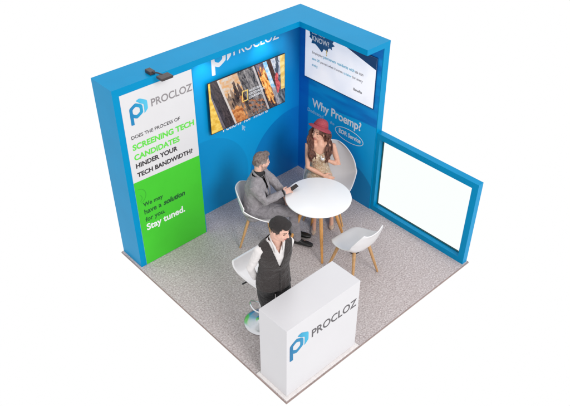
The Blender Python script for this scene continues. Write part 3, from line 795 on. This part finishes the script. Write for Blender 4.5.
for s, e_, w_ in ((sN, eN, wN), (sF, eF, wF)): add_tube(bm, [SH.lerp(s, .45), s, s.lerp(e_, .5), e_, e_.lerp(w_, .4), w_], [.05, .043, .037, .031, .031, .021])
for h_, k_, a_ in ((hipN, kN, aN), (hipF, kF, aF)):
    add_tube(bm, [h_, h_.lerp(k_, .5), k_, k_.lerp(a_, .35), a_, a_ - V((0, 0, .04))], [.085, .073, .05, .05, .03, .028])
    add_tube(bm, [a_ - V((0, 0, .03)), a_ + f * .08 - V((0, 0, .062)), a_ + f * .13 - V((0, 0, .078))], [.028, .028, .020])
hand(bm, wN, (-.45, .8, -.25), (-.5, -.2, .8), (.4, .4, .8), .35, .9)
hand(bm, wF, (.55, -.75, .1), (.1, .1, 1), (.7, .6, .2), .6, .9)
bm = melt(bm, .0045, 3, .5)
paint(bm, HC, hf, 1.0, None, 1.15)
wom = person('seated woman with long brown hair, coral sun hat and gold dress', base, bm, [M['skin_w'], M['lips'], M['eye'], M['brow']])
R_, F_, U_ = hf
# long hair: wavy locks falling behind and in front of the shoulders
hb = bmesh.new()
add_ell(hb, HC - F_ * .018 + U_ * .030, (.083, .098, .095), (R_, F_, U_)); add_tube(hb, [HC - F_ * .05 + U_ * .02, NK - F_ * .07, SH - f * .085 - V((0, 0, .06)), SH - f * .10 - V((0, 0, .2))], [(.075, .05), (.085, .05), (.10, .04), (.06, .025)], side=r)
for i in range(230):
    s = -1 if i % 2 else 1; fr_t = random.random()
    a = R(random.uniform(72, 125)) * s                     # where the lock leaves the head
    top = HC + F_ * (math.cos(a) * .084) + R_ * (math.sin(a) * .080) + U_ * random.uniform(.015, .06)
    w_ = random.uniform(0, 1)
    mid = NK + r * (s * (.072 + .058 * w_) + (.030 if s > 0 else 0)) + f * random.uniform(-.06, .01) + V((0, 0, random.uniform(.0, .04)))
    q = SH + r * (s * (.072 + .070 * w_) + (.010 if s > 0 else 0)) + f * random.uniform(.055, .11) - V((0, 0, random.uniform(.02, .05)))
    e_ = SH + r * s * (.055 + .065 * w_) + f * random.uniform(.10, .135) - V((0, 0, random.uniform(.09, .195)))
    cp0 = R_ * s * .022
    pts = []; ph_ = w_ * 5 + random.uniform(-.5, .5); cp = [top, top.lerp(mid, .5) + R_ * s * .024, mid, q, e_]
    for j in range(21):
        t = j / 20 * 4; k_ = min(3, int(t)); u_ = t - k_
        p0, p1, p2, p3 = cp[max(0, k_ - 1)], cp[k_], cp[k_ + 1], cp[min(4, k_ + 2)]
        p = .5 * ((2 * p1) + (p2 - p0) * u_ + (2 * p0 - 5 * p1 + 4 * p2 - p3) * u_ ** 2 + (3 * p1 - p0 - 3 * p2 + p3) * u_ ** 3)
        amp = .013 * min(1, j / 8); p += r * math.sin(j * .9 + ph_) * amp + f * math.cos(j * .9 + ph_) * amp * .7
        pts.append(p)
    add_tube(hb, pts, [.0062 - .002 * abs(j / 20 - .4) for j in range(20)] + [.0015], n=6)
obj('hair', hb, M['hair_brown'], wom, off=base, smooth=True)
# hat
hb = bmesh.new(); hU = (U_ * math.cos(.42) - F_ * math.sin(.42)).normalized(); hF = (F_ * math.cos(.42) + U_ * math.sin(.42)).normalized(); hc = HC + U_ * .066 - F_ * .020; n = 56; rings = []
prof = [(.0, .100), (.03, .098), (.058, .088), (.078, .066), (.088, .036), (.094, .008), (.102, .0), (.116, -.006), (.132, -.014), (.146, -.024), (.158, -.034)]
for k, (rr, z) in enumerate(prof):
    rings.append([])
    for i in range(n):
        a = 2 * math.pi * i / n; t = max(0, (rr - .10) / .09)
        wob = t * (.020 * math.sin(2 * a + .6) + .010 * math.sin(3 * a + 2) + .022 * math.sin(a))
        rings[-1].append(hb.verts.new(hc + R_ * (rr * .96 * math.cos(a)) + hF * (rr * 1.03 * math.sin(a)) + hU * (z + wob)))
for a_, b_ in zip(rings, rings[1:]):
    for i in range(n): hb.faces.new((a_[i], a_[(i + 1) % n], b_[(i + 1) % n], b_[i]))
bmesh.ops.remove_doubles(hb, verts=hb.verts, dist=1e-5); bmesh.ops.recalc_face_normals(hb, faces=hb.faces)
ht = obj('sun_hat', evaluated(hb, [('SUBSURF', dict(levels=1, render_levels=1)), ('SOLIDIFY', dict(thickness=.005, offset=0))]), M['hat'], wom, off=base, smooth=True)
hb = bmesh.new(); n = 48; v_ = []
for rr, z in ((.0955, .009), (.092, .032)):
    v_.append([hb.verts.new(hc + R_ * (rr * .985 * math.cos(2 * math.pi * i / n)) + hF * (rr * 1.055 * math.sin(2 * math.pi * i / n)) + hU * z) for i in range(n)])
for i in range(n): hb.faces.new((v_[0][i], v_[0][(i + 1) % n], v_[1][(i + 1) % n], v_[1][i]))
obj('hat_band', evaluated(hb, [('SOLIDIFY', dict(thickness=.003, offset=0))]), M['hat_band'], ht, off=base, smooth=True)
# dress
bm = bmesh.new()
add_tube(bm, [PEL + V((0, 0, -.02)), PEL.lerp(SH, .2), PEL.lerp(SH, .42), PEL.lerp(SH, .72), PEL.lerp(SH, .86)], [(.165, .12), (.15, .11), (.116, .092), (.14, .102), (.13, .085)], side=r)
for s in (-1, 1): add_ell(bm, PEL.lerp(SH, .70) + r * s * .062 + f * .074, (.062, .062, .062))
for h_, k_ in ((hipN, kN), (hipF, kF)):
    add_tube(bm, [h_, h_.lerp(k_, .5), h_.lerp(k_, .88)], [.10, .09, .075], n=20)
add_tube(bm, [PEL + f * .06, kN.lerp(kF, .5) * .8 + PEL * .2], [(.12, .09), (.10, .06)], side=r)
bm = cut(melt(bm, .007, 5), lambda p: p.z > PEL.lerp(SH, .80).z + .03 * abs((p - SH).dot(r)) / .06)
bm = evaluated(fold(bm, .006, 14, 3, .003, 60), [('SOLIDIFY', dict(thickness=.004, offset=-.5))])
obj('dress', bm, M['dress'], wom, off=base, smooth=True)
def heel(a_, d):
    a_, d = V((a_[0], a_[1], 0)), V((d[0], d[1], 0)).normalized(); s = d.cross(V((0, 0, 1))); b = bmesh.new()
    add_tube(b, [a_ - d * .035 + V((0, 0, .062)), a_ + d * .03 + V((0, 0, .048)), a_ + d * .09 + V((0, 0, .026)), a_ + d * .15 + V((0, 0, .020)), a_ + d * .185 + V((0, 0, .016))],
             [(.028, .03), (.030, .016), (.033, .014), (.036, .018), (.018, .012)], side=s, n=14)
    add_tube(b, [a_ - d * .04 + V((0, 0, .06)), a_ - d * .042 + V((0, 0, .012))], [.014, .008], n=10)
    obj('shoe', melt(b, .005, 2), M['heel'], wom, off=base, smooth=True)
heel(aN, (.75, .66)); heel(aF, (.72, .70))
cp_ = wF + V((.060, -.055, .035))
cup = thing('cup', 'small round white cup held at the chest of the woman', 'cup', cp_)
obj('cup_body', lathe([(0, -.02), (.016, -.02), (.022, -.012), (.026, .008), (.027, .022), (.024, .022), (.022, .006), (.0, -.014)], n=28), M['gold_band'], cup, smooth=True)

# ---- standing man ----
f = V((.30, .95, 0)).normalized(); r = f.cross(up)
base = (2.60, 2.37, 0.0); PEL = V((2.605, 2.375, .98)); SH = V((2.60, 2.405, 1.445)); NK = V((2.605, 2.42, 1.515)); HC = V((2.61, 2.475, 1.655))
hf = frame((-.28, .96), .26, -.04)
hipN, hipF = PEL + r * .09 - V((0, 0, .04)), PEL - r * .09 - V((0, 0, .04))
aN, aF = V((base[0], base[1], .09)) + r * .055 - f * .0, V((base[0], base[1], .09)) - r * .14 - f * .02
kN, kF = hipN.lerp(aN, .48) + f * .02, hipF.lerp(aF, .48) + f * .02
sN, sF = SH + r * .170 - V((0, 0, .032)), SH - r * .150 - V((0, 0, .04))
eN, wN = V((2.815, 2.280, 1.165)), V((2.725, 2.235, .955)); eF, wF = SH - r * .185 - f * .15 - V((0, 0, .29)), SH - r * .07 - f * .19 - V((0, 0, .47))
bm = bmesh.new()
add_head(bm, HC, hf, 1.0)
add_tube(bm, [SH - V((0, 0, .02)), NK, HC - hf[2] * .06 - hf[1] * .025], [.055, .055, .054])
add_tube(bm, [PEL - V((0, 0, .06)), PEL.lerp(SH, .4), PEL.lerp(SH, .75), SH - V((0, 0, .01))], [(.145, .095), (.125, .09), (.145, .095), (.12, .05)], side=r)
for s, e_, w_ in ((sN, eN, wN), (sF, eF, wF)): add_tube(bm, [SH.lerp(s, .5) - V((0, 0, .02)), s, s.lerp(e_, .5), e_, e_.lerp(w_, .4), w_], [.038, .040, .038, .032, .034, .026])
for h_, k_, a_ in ((hipN, kN, aN), (hipF, kF, aF)):
    add_tube(bm, [h_, h_.lerp(k_, .5), k_, k_.lerp(a_, .3), a_, a_ - V((0, 0, .04))], [.085, .075, .052, .054, .034, .032])
    add_tube(bm, [a_ - V((0, 0, .04)), a_ + f * .12 - V((0, 0, .055))], [.032, .028])
hand(bm, wN, (-.75, .0, -.5), (0, 0, 1), (0, -1, 0), .35)
hand(bm, wF, (.6, -.1, -.6), (0, 0, 1), (0, -1, 0), .35)
bm = melt(bm, .0045, 3, .5); paint(bm, HC, hf, 1.0, clip=4)
std = person('standing man in a dark waistcoat and white shirt behind the counter', base, bm, [M['skin_m'], M['lips'], M['eye'], M['brow'], surf('clipped_hair_dark', (.06, .043, .038), .8, .2, 150, col2=(.03, .02, .018))])
R_, F_, U_ = hf
hb = bmesh.new()
add_ell(hb, HC - F_ * .018 + U_ * .036, (.0775, .095, .095), (R_, F_, U_)); add_ell(hb, HC - F_ * .05 - U_ * .0, (.069, .055, .075), (R_, F_, U_))
add_ell(hb, HC + F_ * .004 + U_ * .104, (.064, .090, .040), (R_, F_, U_)); add_ell(hb, HC + F_ * .058 + U_ * .108, (.054, .040, .036), (R_, F_, U_)); add_ell(hb, HC + F_ * .070 + U_ * .100 + R_ * .015, (.045, .028, .026), (R_, F_, U_))
hb = cut(melt(hb, .0045, 3), lambda p: hairline(p, HC, hf, .05))
hb = fold(hb, .002, 40, 7, .0012, 150)
obj('hair', hb, M['hair_dark'], std, off=base, smooth=True)
# shirt with sleeves, open collar
bm = bmesh.new()
add_tube(bm, [PEL - V((0, 0, .02)), PEL.lerp(SH, .4), PEL.lerp(SH, .75), SH - V((0, 0, .0)), NK + V((0, 0, .0))], [(.155, .108), (.138, .102), (.163, .113), (.155, .078), (.068, .068)], side=r)
for s, e_, w_ in ((sN, eN, wN), (sF, eF, wF)):
    add_tube(bm, [SH.lerp(s, .5), s, s.lerp(e_, .5), e_, e_.lerp(w_, .5), w_], [.048, .047, .044, .040, .038, .034], n=18)
bm = melt(bm, .006, 14)
bm = cut(bm, lambda p: p.z > NK.z - .005 or ((p - SH).dot(f) > .02 and abs((p - SH).dot(r)) < .040 * max(0, (p.z - (SH.z - .07)) / .10)))
bm = fold(bm, .005, 22, 5, .0025, 46)
sh_ = obj('shirt', evaluated(bm, [('SOLIDIFY', dict(thickness=.003, offset=-1))]), M['shirt_white'], std, off=base, smooth=True)
bm = bmesh.new()
for s in (-1, 1):
    add_tube(bm, [NK - f * .060 + V((0, 0, .018)), NK + r * s * .052 - f * .03 + V((0, 0, .016)), NK + r * s * .060 + f * .03 - V((0, 0, .0)), NK + r * s * .045 + f * .072 - V((0, 0, .045)), SH + r * s * .040 + f * .098 - V((0, 0, .03))],
             [(.006, .017), (.006, .017), (.008, .018), (.012, .016), (.006, .006)], side=r, n=10)
obj('collar', melt(bm, .0045, 2), M['shirt_white'], sh_, off=base, smooth=True)
bm = bmesh.new()
add_tube(bm, [PEL - V((0, 0, .10)), PEL, PEL.lerp(SH, .4), PEL.lerp(SH, .75), SH - V((0, 0, -.002)), NK - V((0, 0, .012))], [(.188, .138), (.178, .130), (.154, .117), (.178, .127), (.170, .096), (.088, .086)], side=r)
bm = melt(bm, .005, 5)
def vest_cut(p):
    q = p - SH; a, b, z = q.dot(r), q.dot(f), q.z
    if p.z > NK.z - .014 or p.z < PEL.z - .075: return True
    if abs(a) > .168 + max(0, -.13 - z) * .7 and z > -.19: return True             # armholes
    t = (z + .22) / .28
    return b > .0 and t > 0 and abs(a) < .008 + .080 * t ** 1.0
bm = cut(bm, vest_cut)
vs = obj('waistcoat', evaluated(fold(bm, .003, 16, 3, .0015, 40), [('SOLIDIFY', dict(thickness=.006, offset=-.6))]), M['vest'], std, off=base, smooth=True)
for i in range(4): obj('button', add_ell(bmesh.new(), SH + f * (.127 - .004 * i) - V((0, 0, .275 + .055 * i)), (.007, .007, .007), seg=10, rings=6), M['black'], vs, off=base, smooth=True)
bm = bmesh.new(); p0 = SH - V((0, 0, .265)) + f * .125
add_tube(bm, [p0, p0 - V((0, 0, .11)) - f * .005, p0 - V((0, 0, .26)) + f * .003], [(.004, .004)] * 3, side=r, n=8)
obj('placket', bm, M['vest'], vs, off=base, smooth=True)
bm = bmesh.new()
add_tube(bm, [hipF, PEL - V((0, 0, .05)), hipN], [.085, .098, .085])
for h_, k_, a_ in ((hipN, kN, aN), (hipF, kF, aF)): add_tube(bm, [h_ - V((0, 0, .02)), h_.lerp(k_, .5), k_, k_.lerp(a_, .5), a_ + V((0, 0, -.01))], [.092, .084, .066, .060, .052], n=20)
obj('trousers', fold(melt(bm, .008, 5), .008, 12, 9), M['trouser_dark'], std, off=base, smooth=True)
shoe(aN, tuple(f)[:2], M['shoe'], std, base); shoe(aF, tuple(f)[:2], M['shoe'], std, base)

# ------------------------------------------------------------------ light: even white studio surround with a soft key
w = bpy.data.worlds.new('World'); bpy.context.scene.world = w; w.use_nodes = True
nt = w.node_tree; bg = nt.nodes['Background']; bg.inputs[1].default_value = 1.0
tc = N(nt, 'ShaderNodeTexCoord'); sx = N(nt, 'ShaderNodeSeparateXYZ'); L(nt, tc.outputs['Generated'], sx.inputs[0])
L(nt, ramp(nt, lin_mask(nt, sx.outputs[2], -.05, .55), [(0, (1, 1, 1)), (1, (.90, .90, .91))]), bg.inputs[0])
def sun(frm, e, ang, col=(1, 1, 1)):
    ld = bpy.data.lights.new('studio_light', 'SUN'); ld.energy = e; ld.angle = R(ang); ld.color = col
    lo = bpy.data.objects.new('studio_light', ld); C.objects.link(lo); lo.location = V(frm) * 6
    lo.rotation_euler = (-V(frm)).to_track_quat('-Z', 'Y').to_euler()
sun((.14, .84, .54), 1.45, 20, (1, .99, .98))
sun((-.47, -.53, .72), .42, 24)

# ------------------------------------------------------------------ camera
cd = bpy.data.cameras.new('camera'); cam = bpy.data.objects.new('camera', cd); C.objects.link(cam)
cam.location = (5.8298, 6.0582, 5.6766)
az, elv = R(-132.5553), R(-37.631)
d = V((math.cos(elv) * math.cos(az), math.cos(elv) * math.sin(az), math.sin(elv)))
cam.rotation_euler = d.to_track_quat('-Z', 'Y').to_euler()
cd.sensor_width = 36; cd.lens = 681.13 / 570 * 36; cd.clip_end = 200
s = bpy.context.scene; s.camera = cam
s.view_settings.view_transform = 'Standard'; s.view_settings.look = 'None'; s.view_settings.exposure = 0; s.view_settings.gamma = 1
s.cycles.max_bounces = 8; s.cycles.transparent_max_bounces = 8
